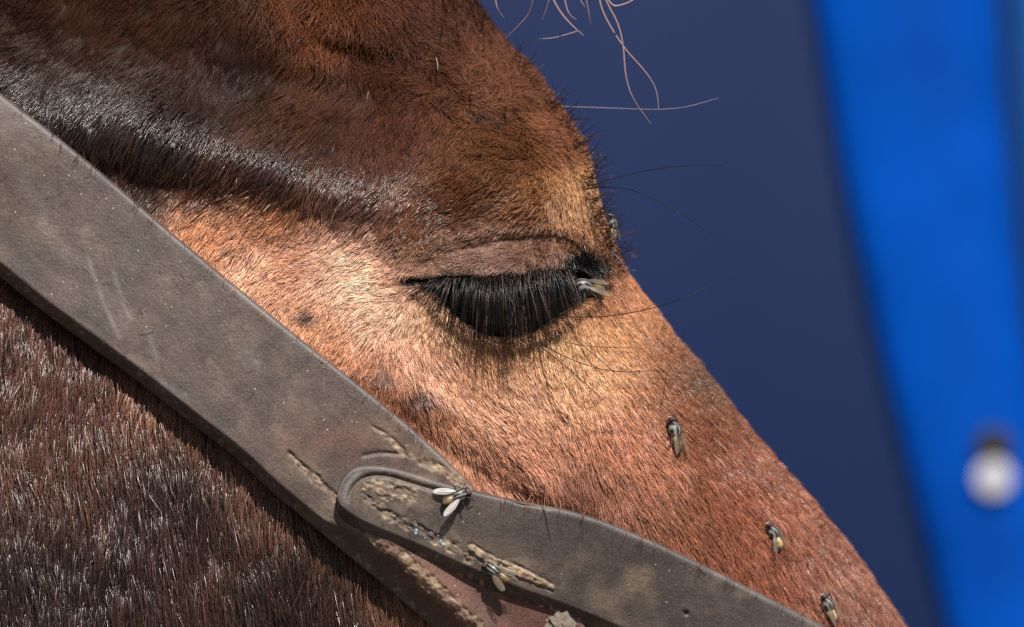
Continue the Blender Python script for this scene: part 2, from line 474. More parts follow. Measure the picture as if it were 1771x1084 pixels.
# ------------------------------------------------------------------ build the body
horse = empty("horse", (0, 0.085, 0))
tag(horse, "chestnut brown horse's lowered head in profile with its eye closed", "horse")
horse_off = np.array(horse.location)

tmpl = np.concatenate([[0, .15, .5, 1.1, 2, 3.2, 4.8, 6.8], np.arange(9, 640, 3.0), np.arange(641, 1660, 4.0)])
rows = np.concatenate([np.arange(-1050, -90, 40), np.arange(-90, 1170, 3.0), np.arange(1175, 2750, 45), [2750]])
sp = sil(rows); bp_ = back(rows); dm = sp - bp_
scl = np.minimum(1, 0.8 * dm / 1660)
Dn = tmpl[None, :] * scl[:, None]
tail = np.linspace(0, 1, 26)[1:] ** 1.15
Dt = Dn[:, -1:] + tail[None, :] * (dm[:, None] - Dn[:, -1:])
Dall = np.concatenate([Dn, Dt], 1)
PXn = sp[:, None] - Dall; PYn = np.repeat(rows[:, None], Dall.shape[1], 1)
Hn = head_h(PXn, PYn)
far_idx = np.unique(np.concatenate([[0, 2, 4, 6, 9, 14], np.arange(20, Dall.shape[1] - 24, 11), np.arange(Dall.shape[1] - 24, Dall.shape[1], 2), [Dall.shape[1] - 1]]))
PXf = PXn[:, far_idx][:, ::-1]; PYf = PYn[:, far_idx][:, ::-1]; Hf = (2 * MID - Hn[:, far_idx])[:, ::-1]
nb = 26
tb = np.linspace(1, 0, nb + 2)[1:-1]
PXb = np.repeat(sp[:, None], nb, 1) - 6 * (tb[None, :] ** 2); PYb = np.repeat(rows[:, None], nb, 1)
Hb = Hn[:, :1] + (2 * MID - 2 * Hn[:, :1]) * tb[None, :]
PXg = np.concatenate([PXf, PXb, PXn], 1); PYg = np.concatenate([PYf, PYb, PYn], 1); Hg = np.concatenate([Hf, Hb, Hn], 1)
V = P(PXg, PYg, Hg)
R, C = PXg.shape
CF = PXf.shape[1]
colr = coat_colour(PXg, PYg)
mid_h = np.clip(PXg, -200, 3000).ravel()
body = mesh_np("body", (V - horse_off).reshape(-1, 3), grid_faces(R, C, True)[:, ::-1], M_skin, horse, attrs={"skin_colour": colr * 0.5})

# normals for the roots
Tr = np.gradient(V, axis=0); Tc = np.gradient(V, axis=1)
Nn = np.cross(Tc, Tr); Nn /= np.linalg.norm(Nn, axis=-1, keepdims=True) + 1e-15
cidx = C - 300
if Nn[R // 2, cidx, 1] > 0: Nn = -Nn

# ------------------------------------------------------------------ straps (outlines are needed by the coat)
S1_UP = smooth_curve([(-900, -640), (-560, -330), (-260, -60), (-120, 62), (0, 160), (100, 236), (200, 318), (300, 405), (400, 488), (500, 570), (600, 648), (690, 720), (760, 782), (815, 838), (900, 930), (980, 1030), (1060, 1150), (1120, 1250), (1240, 1480), (1330, 1700)])
S1_LO = smooth_curve([(-1060, -430), (-660, -90), (-330, 200), (-170, 345), (0, 478), (60, 528), (150, 594), (240, 660), (330, 732), (400, 784), (460, 842), (515, 888), (575, 938), (650, 1000), (730, 1068), (800, 1130), (870, 1200), (930, 1270), (1050, 1500), (1130, 1760)])
S2_UP = smooth_curve([(583, 872), (583, 846), (596, 818), (622, 802), (680, 806), (760, 832), (825, 850), (900, 866), (1000, 884), (1100, 922), (1200, 968), (1300, 1018), (1430, 1084), (1560, 1160), (1680, 1240), (1900, 1385), (2300, 1600), (2700, 1760)])
S2_LO = smooth_curve([(583, 872), (583, 886), (592, 904), (640, 934), (720, 966), (800, 1004), (880, 1038), (960, 1066), (1050, 1102), (1180, 1160), (1320, 1235), (1460, 1320), (1540, 1390), (1760, 1540), (2180, 1770), (2620, 1950)])
POLY1 = np.concatenate([S1_UP, S1_LO[::-1]]); POLY2 = np.concatenate([S2_UP, S2_LO[::-1]])

# ------------------------------------------------------------------ coat hairs
LOWCHEEK = [(-2000, 100)] + [tuple(q) for q in S1_LO[::6]] + [(930, 2400), (-2000, 2400)]
def grow(n, wide=False):
    area = np.linalg.norm(np.cross(V[1:, :-1] - V[:-1, :-1], V[:-1, 1:] - V[:-1, :-1]), axis=-1)
    cx = 0.25 * (PXg[1:, :-1] + PXg[:-1, :-1] + PXg[1:, 1:] + PXg[:-1, 1:]); cy = 0.5 * (PYg[1:, :-1] + PYg[:-1, :-1])
    wgt = area.copy()
    wgt[:, :CF] = 0
    wgt[:, CF:CF + nb // 2] *= 0.15
    wgt[:, CF + nb // 2:CF + nb] *= 0.6
    ok = (cx > -70) & (cy > -85) & (cy < 1160) & (cx < 1640)
    if wide:
        ok = ~ok & (cx > -1500) & (cy > -800) & (cy < 1900)
        wgt[:, :CF] = area[:, :CF] * .5 * (cx[:, :CF] > -600)
    wgt *= ok
    # no coat in the eye opening, at the very corner, or well under the straps
    up = upy(cx); lo = lowy(cx)
    op = (cy > up - 1) & (cy < lo + 1) & (cx > 700) & (cx < 1042)
    wgt[op] = 0
    m1 = inside(cx, cy, POLY1) | inside(cx, cy, POLY2)
    q1, _ = pdist(cx, cy, np.concatenate([S1_UP])); q2, _ = pdist(cx, cy, S1_LO); q3, _ = pdist(cx, cy, S2_UP)
    q = np.minimum(np.minimum(q1, q2), q3)
    wgt[m1 & (q > 16)] = 0
    # thinner hair on the lid, inner corner and bare marks
    thin = 1 - 0.95 * np.exp(-(((cx - 1012) / 30) ** 2 + ((cy - 465) / 26) ** 2))
    for bx, by, br in ((531, 548, 13), (722, 684, 20)):
        thin *= 1 - 0.75 * np.exp(-(((cx - bx) / br) ** 2 + ((cy - by) / (br * .7)) ** 2))
    thin *= 1 - 0.8 * np.minimum(1, 1.5 * np.exp(-(((cx - 718) / 24) ** 2 + ((cy - 487) / 8) ** 2)))
    wgt *= thin
    wgt *= 1 + .6 * np.exp(-(((cx - 860) / 180) ** 2 + ((cy - 445) / 60) ** 2)) + .8 * np.exp(-(((cx - 800) / 330) ** 2 + ((cy - 560) / 180) ** 2))
    p = wgt.ravel(); p = p / p.sum()
    cum = np.cumsum(p)
    pick = np.searchsorted(cum, rng.random(n)); pick = np.minimum(pick, p.size - 1)
    r, c = np.unravel_index(pick, wgt.shape)
    a = rng.random(n); b = rng.random(n)
    def bil(G):
        if G.ndim == 3:
            A = a[:, None]; B = b[:, None]
        else:
            A = a; B = b
        return G[r, c] * (1 - A) * (1 - B) + G[r + 1, c] * A * (1 - B) + G[r, c + 1] * (1 - A) * B + G[r + 1, c + 1] * A * B
    root = bil(V); nrm = bil(Nn); nrm /= np.linalg.norm(nrm, axis=1)[:, None]
    px = bil(PXg); py = bil(PYg)
    dv = shepard(px, py, DXY, DV, 4.0, 30.0)
    ang = np.arctan2(dv[:, 1], dv[:, 0])
    mess = dv[:, 4]
    # locks: hairs of a cell lean to a common tip
    CS = 9.0
    nx_ = px + root[:, 1] * 5000
    wx = nx_ + 6 * vnoise(nx_, py, 21, 2); wy = py + 6 * vnoise(px, py, 21, 5)
    gi = np.floor(wx / CS).astype(int) % 256; gj = np.floor(wy / CS).astype(int) % 256
    R1, R2, R3, R4 = (_lat[q_][gi, gj] for q_ in (0, 1, 2, 3))
    cxp = (np.floor(wx / CS) + .2 + .6 * R1) * CS - wx; cyp = (np.floor(wy / CS) + .2 + .6 * R2) * CS - wy
    ang = ang + (R3 - .5) * (.35 + .6 * mess)
    ang = ang + mess * (1.0 * vnoise(nx_, py, 14, 1) + 0.8 * vnoise(nx_, py, 34, 2) + 0.28 * rng.normal(size=n)) + 0.25 * vnoise(px, py, 90, 3)
    L = dv[:, 3] * 0.00088 * np.clip(1 + 0.28 * rng.normal(size=n), 0.35, 1.8)
    nearlid = np.minimum(pdist(px, py, UP)[0], pdist(px, py, CREASE)[0])
    L *= np.clip(0.6 + nearlid / 60, 0.6, 1)
    lift = dv[:, 2] * np.clip(1 + np.where(inside(px, py, LOWCHEEK), .34, .25) * rng.normal(size=n) + np.where(inside(px, py, LOWCHEEK), .35, .8) * (R4 - .5) + 0.3 * vnoise(px, py, 30, 4), 0.15, 2.2)
    t = np.stack([np.cos(ang), np.zeros(n), -np.sin(ang)], -1)
    t = t - nrm * np.sum(t * nrm, 1)[:, None]
    t /= np.linalg.norm(t, axis=1)[:, None] + 1e-9
    sd_ = np.cross(t, nrm)
    M = 5
    u = np.linspace(0, 1, M)
    curl = (0.06 + 0.14 * mess) * rng.normal(size=n)
    dsil = np.maximum(sil(py) - px, 0)
    lock = 0.38 * np.clip(dsil / 140, .1, 1) * np.clip(L / 0.0045, .3, 1)
    cl = np.stack([cxp * K, np.zeros(n), -cyp * K], -1); cl = cl - nrm * np.sum(cl * nrm, 1)[:, None]
    pts = np.zeros((n, M, 3))
    for k, uu in enumerate(u):
        pts[:, k] = root + t * (L * uu * (1 - 0.12 * lift))[:, None] + nrm * (L * lift * (1.55 * uu - 0.75 * uu * uu) - 0.00012)[:, None] \
            + sd_ * (L * curl * uu * uu)[:, None] + cl * (lock * uu ** 1.3)[:, None]
    rad = np.interp(u, [0, .5, 1], [1.0, .9, .28])[None, :] * (0.000070 * np.clip(1 + 0.25 * rng.normal(size=n), .5, 1.7) * np.interp(L, [0.001, 0.003, 0.008], [0.55, 0.85, 1.2]))[:, None]
    if wide:
        rad = rad * 2.6
        pts = root[:, None] + (pts - root[:, None]) * 1.5
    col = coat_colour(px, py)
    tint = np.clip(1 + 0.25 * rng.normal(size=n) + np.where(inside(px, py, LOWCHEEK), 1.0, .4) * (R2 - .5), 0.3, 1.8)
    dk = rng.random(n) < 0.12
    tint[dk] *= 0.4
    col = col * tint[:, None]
    warm = rng.normal(size=n) * 0.10
    col[:, 0] *= 1 + warm * 0.5; col[:, 2] *= 1 - warm
    grey = rng.random(n) < 0.0002
    col[grey] = 0.35
    qr, _ = pdist(px, py, RIDGE)
    ryy = np.interp(px, RIDGE[:, 0], RIDGE[:, 1])
    upper = sst(ryy + 20 - py, 0, 60) * sst(400 - py, 0, 80)
    gl = np.where(inside(px, py, LOWCHEEK), .8, .42) * (1 - .85 * upper)
    gl = gl + .85 * np.exp(-((qr + 14 * vnoise(px, py, 40, 1)) / 58) ** 2) * (py > 100)
    gl = gl * np.clip(1 + .5 * rng.normal(size=n), .1, 2.2)
    return pts, rad, np.clip(col * COAT_GAIN, 0.003, 0.85), np.clip(gl, 0, 1)

COAT_GAIN = np.array((1.06, 1.10, 1.15))
NH = 520000
pts, rad, col, glo = grow(NH)
p2, r2, c2, g2 = grow(130000, True)
glo = np.concatenate([glo, g2])
pts = np.concatenate([pts, p2]); rad = np.concatenate([rad, r2]); col = np.concatenate([col, c2])
coat = curves("coat", pts - horse_off, rad, col, M_coat, horse, glo)
tag(coat, kind="stuff")

# ------------------------------------------------------------------ eye, lashes, whiskers, forelock
c0 = P(858, 524, head_h(868, 440) - 22.5)
v, f = ball(c0 - horse_off, 0.0175, 40, 28)
mesh_np("eye", v, f, M_eye, horse)
c1 = c0.copy(); c1[1] = 2 * 0.085 - c0[1]
v, f = ball(c1 - horse_off, 0.0175, 24, 18)
mesh_np("eye", v, f, M_eye, horse)

def bez_strands(root, mid, tip, M=7):
    u = np.linspace(0, 1, M)[None, :, None]
    return root[:, None] * (1 - u) ** 2 + 2 * mid[:, None] * u * (1 - u) + tip[:, None] * u ** 2

def lashes():
    n = 430
    t = rng.random(n) ** 0.95
    rx = 744 + 246 * t + rng.normal(size=n) * 2
    ry = upy(rx) + np.abs(rng.normal(size=n)) * 2.5 - 1
    tx = np.interp(t, [0, .06, .14, .25, .38, .5, .65, .8, .92, 1], [712, 724, 750, 790, 838, 878, 918, 958, 992, 1010])
    ty = np.interp(t, [0, .06, .14, .25, .38, .5, .65, .8, .92, 1], [503, 522, 560, 592, 612, 616, 604, 584, 562, 538])
    sc_ = np.clip(0.88 + 0.22 * rng.normal(size=n), 0.35, 1.35)
    bund = 11 * vnoise(rx, ry * 0, 16, 2) + 6 * vnoise(rx, ry * 0, 6, 4)
    tx = rx + (tx - rx) * sc_ + rng.normal(size=n) * 10 + bund
    ty = ry + (ty - ry) * sc_
    h0 = head_h(rx, ry - 5) - 0.3
    out = 2.6 + 2.2 * np.sin(math.pi * np.clip(t, 0, 1)) + 1.3 * rng.normal(size=n)
    root = P(rx, ry, h0)
    mid = P(rx + (tx - rx) * 0.42, ry + (ty - ry) * (0.36 + .06 * rng.normal(size=n)), h0 + out)
    hs = head_h(tx, ty, True)
    tip = P(tx, ty, np.maximum(h0 + 0.4 * out + rng.normal(size=n) * 1.0, hs + 0.8))
    p = bez_strands(root, mid, tip)
    r = np.interp(np.linspace(0, 1, 7), [0, .6, 1], [1, .85, .25])[None, :] * (0.000074 * np.clip(1 + .22 * rng.normal(size=n), .5, 1.6))[:, None]
    c = np.tile(lin((18, 14, 14)), (n, 1)) * np.clip(1 + 0.6 * rng.normal(size=n), .2, 2.6)[:, None]
    br = rng.random(n) < 0.09
    c[br] = lin((80, 54, 40)); r[br] *= .7
    br = rng.random(n) < 0.07
    c[br] = lin((105, 90, 86)); r[br] *= .6  # a few thin paler lashes, glints put into their colour
    # soft fringe below the lower lid and at the inner corner
    m = 90
    s = rng.random(m)
    bx = 742 + 280 * s; by = lowy(bx) + rng.normal(size=m) * 3
    a = np.interp(s, [0, .5, 1], [2.1, 1.45, 1.0]) + rng.normal(size=m) * .25
    ln = 26 + 16 * rng.random(m)
    hh = head_h(bx, by + 6)
    ro = P(bx, by, hh - .5)
    e = P(bx + np.cos(a) * ln, by + np.sin(a) * ln, head_h(bx + np.cos(a) * ln, by + np.sin(a) * ln) + 2.0 + rng.random(m) * 2)
    mi = (ro + e) / 2; mi[:, 1] -= 0.0025
    p2 = bez_strands(ro, mi, e)
    r2 = np.interp(np.linspace(0, 1, 7), [0, .6, 1], [1, .8, .2])[None, :] * np.full((m, 1), 0.00006)
    c2 = np.tile(lin((40, 27, 22)), (m, 1))
    o = curves("eyelashes", np.concatenate([p, p2]) - horse_off, np.concatenate([r, r2]), np.concatenate([c, c2]), M_lash, horse)
    tag(o, "dense black lashes hanging from the closed lid", kind="stuff")
lashes()

def strands(name, specs, rad_mm, mat, label=None, parent=None, off=None):
    """specs: list of (list of (px,py,h), colour, width factor)"""
    M = 16
    A = []; Rr = []; Cc = []
    for pl, c, wf in specs:
        q = np.array(pl, float)
        s = np.concatenate([[0], np.cumsum(np.hypot(*np.diff(q[:, :2], axis=0).T))])
        k = smooth_curve(q[:, :2], it=3) if len(q) > 2 else q[:, :2]
        k = resample(k, M)
        hh = np.interp(np.linspace(0, s[-1], M), s, q[:, 2])
        A.append(P(k[:, 0], k[:, 1], hh))
        Rr.append(np.interp(np.linspace(0, 1, M), [0, .7, 1], [1, .8, .3]) * rad_mm * 0.001 * wf)
        Cc.append(c)
    o = curves(name, np.array(A) - (horse_off if off is None else off), np.array(Rr), np.array(Cc), mat, parent or horse)
    tag(o, label, kind="stuff")
    return o

blk = lin((36, 28, 28)); wht = np.array((.42, .38, .36))
def hsurf(x, y): return float(head_h(min(x, sil(y) - 4), y))
wh = [([(952, 548, hsurf(952, 556)), (1060, 549, 3), (1180, 520, 6), (1275, 468, 4)], blk, 1.0),
      ([(925, 588, hsurf(925, 596)), (985, 622, 10), (1060, 645, 8), (1148, 640, 0)], blk, 1.0),
      ([(930, 596, hsurf(930, 600)), (975, 630, 9), (1050, 697, 5)], blk, 1.0),
      ([(960, 588, hsurf(960, 596)), (1020, 600, 9), (1120, 602, 5)], blk, .7),
      ([(985, 580, hsurf(985, 586)), (1040, 622, 8), (1100, 680, 3)], blk, .7),
      ([(1000, 327, hsurf(1000, 327)), (1090, 300, -6), (1170, 286, -2), (1255, 286, 6)], blk, .9),
      ([(1004, 328, hsurf(1004, 328)), (1060, 322, -8), (1110, 332, -4), (1185, 374, 0), (1240, 412, 10)], blk, .9),
      ([(972, 184, -34), (1060, 187, -22), (1140, 190, -8), (1190, 185, -2), (1243, 169, 0)], np.array((.30, .28, .28)), .95),
      ([(1152, 648, hsurf(1150, 648)), (1160, 636, -12), (1157, 622, -6)], wht, .8),
      ([(1055, 432, hsurf(1050, 432)), (1070, 446, -14), (1085, 466, -18)], wht, .8),
      ([(778, 260, hsurf(778, 260)), (792, 264, 2)], wht, .9), ([(753, 96, hsurf(753, 96)), (757, 110, -8), (757, 121, -8)], wht, .9),
      ([(412, 330, hsurf(412, 330)), (408, 316, 2), (410, 308, 2)], wht, .8), ([(470, 350, hsurf(470, 350)), (455, 366, 2)], wht, .8),
      ([(395, 428, hsurf(395, 428)), (372, 444, 2)], wht, .8), ([(965, 766, hsurf(965, 766)), (993, 768, 2)], wht, .8),
      ([(1003, 328, hsurf(1003, 328)), (1020, 300, -10), (1048, 262, -12)], blk, .6)]
strands("whiskers", wh, 0.12, M_lash, "long dark feeler hairs round the eye")

fl_c = np.array((.25, .165, .17))
fl = [([(1028, -60, 18), (1036, 0, 18), (1046, 30, 18), (1080, 85, 18), (1112, 118, 17), (1136, 152, 16), (1139, 188, 16)], fl_c, 1.15),
      ([(1030, -60, 24), (1046, 0, 24), (1070, 40, 24), (1079, 85, 24), (1081, 130, 24), (1093, 170, 23), (1126, 214, 20)], fl_c, 1.1),
      ([(940, -60, 20), (955, 0, 20), (980, 36, 20), (1009, 61, 20)], fl_c, 1.4),
      ([(975, -10, 26), (982, 24, 26), (997, 34, 25)], fl_c, 1.0),
      ([(925, -60, 22), (922, 0, 22), (915, 25, 20), (893, 48, 18), (874, 66, 16)], fl_c, .9),
      ([(962, -50, 30), (950, 0, 30), (938, 34, 28)], fl_c, .8),
      ([(1040, -30, 24), (1056, 11, 24), (1076, 9, 24), (1100, -2, 24), (1140, -40, 24)], fl_c, 1.2),
      ([(860, -60, 20), (856, -10, 20), (859, 15, 20), (872, 31, 18)], fl_c, 1.0),
      ([(998, 54, 20), (975, 61, 20), (955, 66, 20), (932, 67, 20)], fl_c, .7),
      ([(1008, -40, 34), (1014, 0, 34), (1019, 25, 33), (1021, 42, 32)], fl_c, .9),
      ([(1000, -30, 34), (1003, 0, 34), (1012, 12, 34)], fl_c, .8)]
for i in range(130):      # the rest of the forelock, above the picture
    x0 = 560 + 260 * rng.random(); L_ = 200 + 260 * rng.random()
    y0 = -620 + 80 * rng.random(); x1 = x0 + 150 + 200 * rng.random()
    y1 = min(-230 - 80 * rng.random(), y0 + L_ + 150)
    fl.append(([(x0, y0, -80 + 60 * rng.random()), ((x0 + x1) / 2 + 60, (y0 + y1) / 2 - 40, -30), (x1 + 60 * rng.normal(), y1, 15 * rng.normal())], fl_c * .7, 1.0))
strands("forelock", fl, 0.21, M_fore, "loose reddish forelock strands hanging past the forehead")

def outline_fuzz():
    n = 330
    yy = np.concatenate([rng.uniform(100, 480, 240), rng.uniform(-20, 1100, 90)])
    xx = sil(yy) - rng.random(n) * 22
    hh = head_h(xx, yy)
    # outward direction
    dx = np.gradient(SIL[:, 0]); dy = np.gradient(SIL[:, 1])
    nx = np.interp(yy, SIL[:, 1], dy / np.hypot(dx, dy)); ny = np.interp(yy, SIL[:, 1], -dx / np.hypot(dx, dy))
    a = np.arctan2(ny, nx) + rng.normal(size=n) * .38
    ln = np.where(np.arange(n) < 240, rng.uniform(22, 62, n), rng.uniform(14, 34, n))
    root = P(xx, yy, hh - .3)
    b2 = a + rng.normal(size=n) * .25
    mid = P(xx + np.cos(a) * ln * .5, yy + np.sin(a) * ln * .5, hh + 2)
    tip = P(xx + np.cos(b2) * ln, yy + np.sin(b2) * ln, hh + 3 + 3 * rng.normal(size=n))
    p = bez_strands(root, mid, tip)
    r = np.interp(np.linspace(0, 1, 7), [0, .6, 1], [1, .75, .2])[None, :] * (0.00010 * rng.uniform(.6, 1.4, n))[:, None]
    c = np.tile(lin((46, 32, 34)), (n, 1)) * rng.uniform(.5, 1.6, n)[:, None]
    o = curves("brow_fuzz", p - horse_off, r, c, M_lash, horse)
    tag(o, "sparse dark hairs standing off the brow outline", kind="stuff")
outline_fuzz()

# ------------------------------------------------------------------ halter
halter = empty("halter", P(580, 860, 8).tolist())
tag(halter, "worn grey brown leather halter strapped across the horse's cheek", "halter")
ho = np.array(halter.location)

def leather(name, base, warm):
    m, t, b, L = new_mat(name)
    tc = t.nodes.new("ShaderNodeTexCoord")
    def noise(s, d=6, r=0.6):
        n = t.nodes.new("ShaderNodeTexNoise"); n.inputs["Scale"].default_value = s; n.inputs["Detail"].default_value = d; n.inputs["Roughness"].default_value = r
        L.new(tc.outputs["Object"], n.inputs["Vector"]); return n
    def ramp(src, p0, p1, c0=(0, 0, 0, 1), c1=(1, 1, 1, 1)):
        r = t.nodes.new("ShaderNodeValToRGB"); r.color_ramp.elements[0].position = p0; r.color_ramp.elements[1].position = p1
        r.color_ramp.elements[0].color = c0; r.color_ramp.elements[1].color = c1; L.new(src, r.inputs[0]); return r
    def mix(fac, a, c, mode='MIX'):
        x = t.nodes.new("ShaderNodeMix"); x.data_type = 'RGBA'; x.blend_type = mode
        if isinstance(fac, float): x.inputs[0].default_value = fac
        else: L.new(fac, x.inputs[0])
        for s, i in ((a, 6), (c, 7)):
            if isinstance(s, tuple): x.inputs[i].default_value = s
            else: L.new(s, x.inputs[i])
        return x.outputs[2]
    n1 = noise(38); n2 = noise(160); n3 = noise(2600, 2, .5)
    c = ramp(n1.outputs["Fac"], .35, .68, (*base, 1), (*warm, 1)).outputs[0]
    g = ramp(n2.outputs["Fac"], .38, .7, (.76, .75, .77, 1), (1.18, 1.15, 1.12, 1)).outputs[0]
    c = mix(1.0, c, g, 'MULTIPLY')
    gr = ramp(n3.outputs["Fac"], .3, .7, (.66, .66, .68, 1), (1.36, 1.34, 1.30, 1)).outputs[0]
    c = mix(1.0, c, gr, 'MULTIPLY')
    mp = t.nodes.new("ShaderNodeMapping"); mp.vector_type = 'TEXTURE'; mp.inputs["Rotation"].default_value = (0, math.radians(40), 0); mp.inputs["Scale"].default_value = (1 / 110, 1 / 500, 1 / 900)
    L.new(tc.outputs["Object"], mp.inputs["Vector"])
    st = t.nodes.new("ShaderNodeTexNoise"); st.inputs["Scale"].default_value = 1.0; st.inputs["Detail"].default_value = 4; L.new(mp.outputs[0], st.inputs["Vector"])
    c = mix(.45, c, ramp(st.outputs["Fac"], .32, .68, (.80, .79, .80, 1), (1.2, 1.19, 1.17, 1)).outputs[0], 'MULTIPLY')
    n6 = noise(75, 8, .75); c = mix(ramp(n6.outputs["Fac"], .56, .72).outputs[0], c, (.19, .145, .115, 1))
    n7 = noise(110, 8, .7); c = mix(ramp(n7.outputs["Fac"], .60, .75).outputs[0], c, (.055, .048, .05, 1))
    # pale dust specks
    vo = t.nodes.new("ShaderNodeTexVoronoi"); vo.inputs["Scale"].default_value = 420
    L.new(tc.outputs["Object"], vo.inputs["Vector"])
    sp_ = ramp(vo.outputs["Distance"], .05, .10, (1, 1, 1, 1), (0, 0, 0, 1)).outputs[0]
    n4 = noise(300, 1); pick = ramp(n4.outputs["Fac"], .50, .54).outputs[0]
    spf = mix(1.0, sp_, pick, 'MULTIPLY')
    c = mix(spf, c, (.42, .36, .28, 1))
    am = t.nodes.new("ShaderNodeAttribute"); am.attribute_name = "mud"
    ms = t.nodes.new("ShaderNodeAttribute"); ms.attribute_name = "scuff_glint"
    mudc = ramp(noise(900, 4).outputs["Fac"], .3, .7, (.18, .125, .08, 1), (.45, .33, .22, 1)).outputs[0]
    ar = t.nodes.new("ShaderNodeAttribute"); ar.attribute_name = "russet"
    rc = mix(1.0, c, (1.25, .82, .78, 1), 'MULTIPLY')
    c = mix(ar.outputs["Fac"], c, rc)
    c = mix(ms.outputs["Fac"], c, (.27, .26, .27, 1))  # pale tone of the scuffs and of the painted rim highlights
    c = mix(am.outputs["Fac"], c, mudc)
    L.new(c, b.inputs["Base Color"])
    b.inputs["Roughness"].default_value = 0.5
    b.inputs["Specular IOR Level"].default_value = 0.35
    bp = t.nodes.new("ShaderNodeBump"); bp.inputs["Strength"].default_value = .6; bp.inputs["Distance"].default_value = .0003
    nb_ = noise(1500, 5)
    L.new(nb_.outputs["Fac"], bp.inputs["Height"]); L.new(bp.outputs[0], b.inputs["Normal"])
    return m

def russ(px, py):
    a = sst(px - py, -330, -270) * sst(px + py, 1560, 1640)
    b = .75 * np.exp(-(((px - 600) / 120) ** 2 + ((py - 765) / 40) ** 2)) * np.clip(.8 + fbm(px, py, 50, 3), 0, 1)
    return np.clip(np.maximum(a, b), 0, 1)

def strap(name, up, lo, nlen, nacr, base_h, thick, roll_up, roll_lo, disp, mat, scuffs_glints):
    """base_h(px,py): height of the underside; disp(px,py,u)-> (extra mm, mud 0..1)"""
    A = resample(up, nlen); B = resample(lo, nlen)
    wd = np.linalg.norm(B - A, axis=1)                         # px
    # across parameter with dense rims
    t = np.linspace(0, 1, nacr)
    e = 0.08
    t = np.sort(np.concatenate([t, np.linspace(0, e, 10)[1:-1], np.linspace(1 - e, 1, 10)[1:-1]]))
    U = np.repeat(t[None, :], nlen, 0)
    PX = A[:, 0:1] + (B - A)[:, 0:1] * U; PY = A[:, 1:2] + (B - A)[:, 1:2] * U
    W = wd[:, None]
    du = U * W; dl = (1 - U) * W                                # px from each rim
    ru = np.clip(du / roll_up, 0, 1); rl = np.clip(dl / roll_lo(PX, PY), 0, 1)
    prof = (1 - (1 - ru) ** 3) ** .4 * (1 - (1 - rl) ** 1.3)
    base = base_h(PX, PY)
    ex, mud = disp(PX, PY, U, du, dl)
    H = base + thick * (0.04 + 0.96 * prof) + ex * np.minimum(1, prof * 1.2)
    def wrap(X, Y, Hh, Bb):
        over = np.maximum(X - sil(Y) - 2, 0); fr = sst(over, 0, 40)
        return P(np.minimum(X, sil(Y) + 2) + fr * (Hh - Bb + 2) / .1355, Y, Bb - over * .1355 + (1 - fr) * (Hh - Bb))
    top = wrap(PX, PY, H, base)
    Hb_ = base - 0.3 + 0 * U
    ub = np.linspace(1, 0, 8)
    PXu = A[:, 0:1] + (B - A)[:, 0:1] * ub; PYu = A[:, 1:2] + (B - A)[:, 1:2] * ub
    bb_ = base_h(PXu, PYu)
    bot = wrap(PXu, PYu, bb_ - 0.3, bb_)
    Vv = np.concatenate([top, bot], 1)
    sc_ = np.zeros(PX.shape)
    for pl, wd_, amp in scuffs_glints:
        q, fr = pdist(PX, PY, smooth_curve(pl))
        sc_ = np.maximum(sc_, amp * np.exp(-(q / wd_) ** 2) * sst(fr, 0, .2) * sst(1 - fr, 0, .2) * (0.6 + 0.4 * vnoise(PX, PY, 9, 2)))
    # sunlit highlight on the upper rim, painted as a pale line
    rim = np.exp(-((du - roll_up * .8) / 4) ** 2) * 0.45 * (0.7 + .5 * fbm(PX, PY, 60, 3))
    sc_ = np.clip(np.maximum(sc_, rim), 0, 1)
    z = np.zeros((nlen, 8))
    mud = np.concatenate([np.clip(mud, 0, 1), z], 1); sc_ = np.concatenate([sc_, z], 1)
    o = mesh_np(name, (Vv - ho).reshape(-1, 3), grid_faces(nlen, Vv.shape[1], True), mat, halter, attrs={"mud": mud.ravel(), "scuff_glint": sc_.ravel(), "russet": np.concatenate([russ(PX, PY) * (name == "cheek_strap"), z], 1).ravel()})
    return o

def under(px, py):
    return plateau(px, py) + 5.2 + 5.0 * np.exp(-(((px + 20) / 170) ** 2 + ((py - 230) / 120) ** 2))

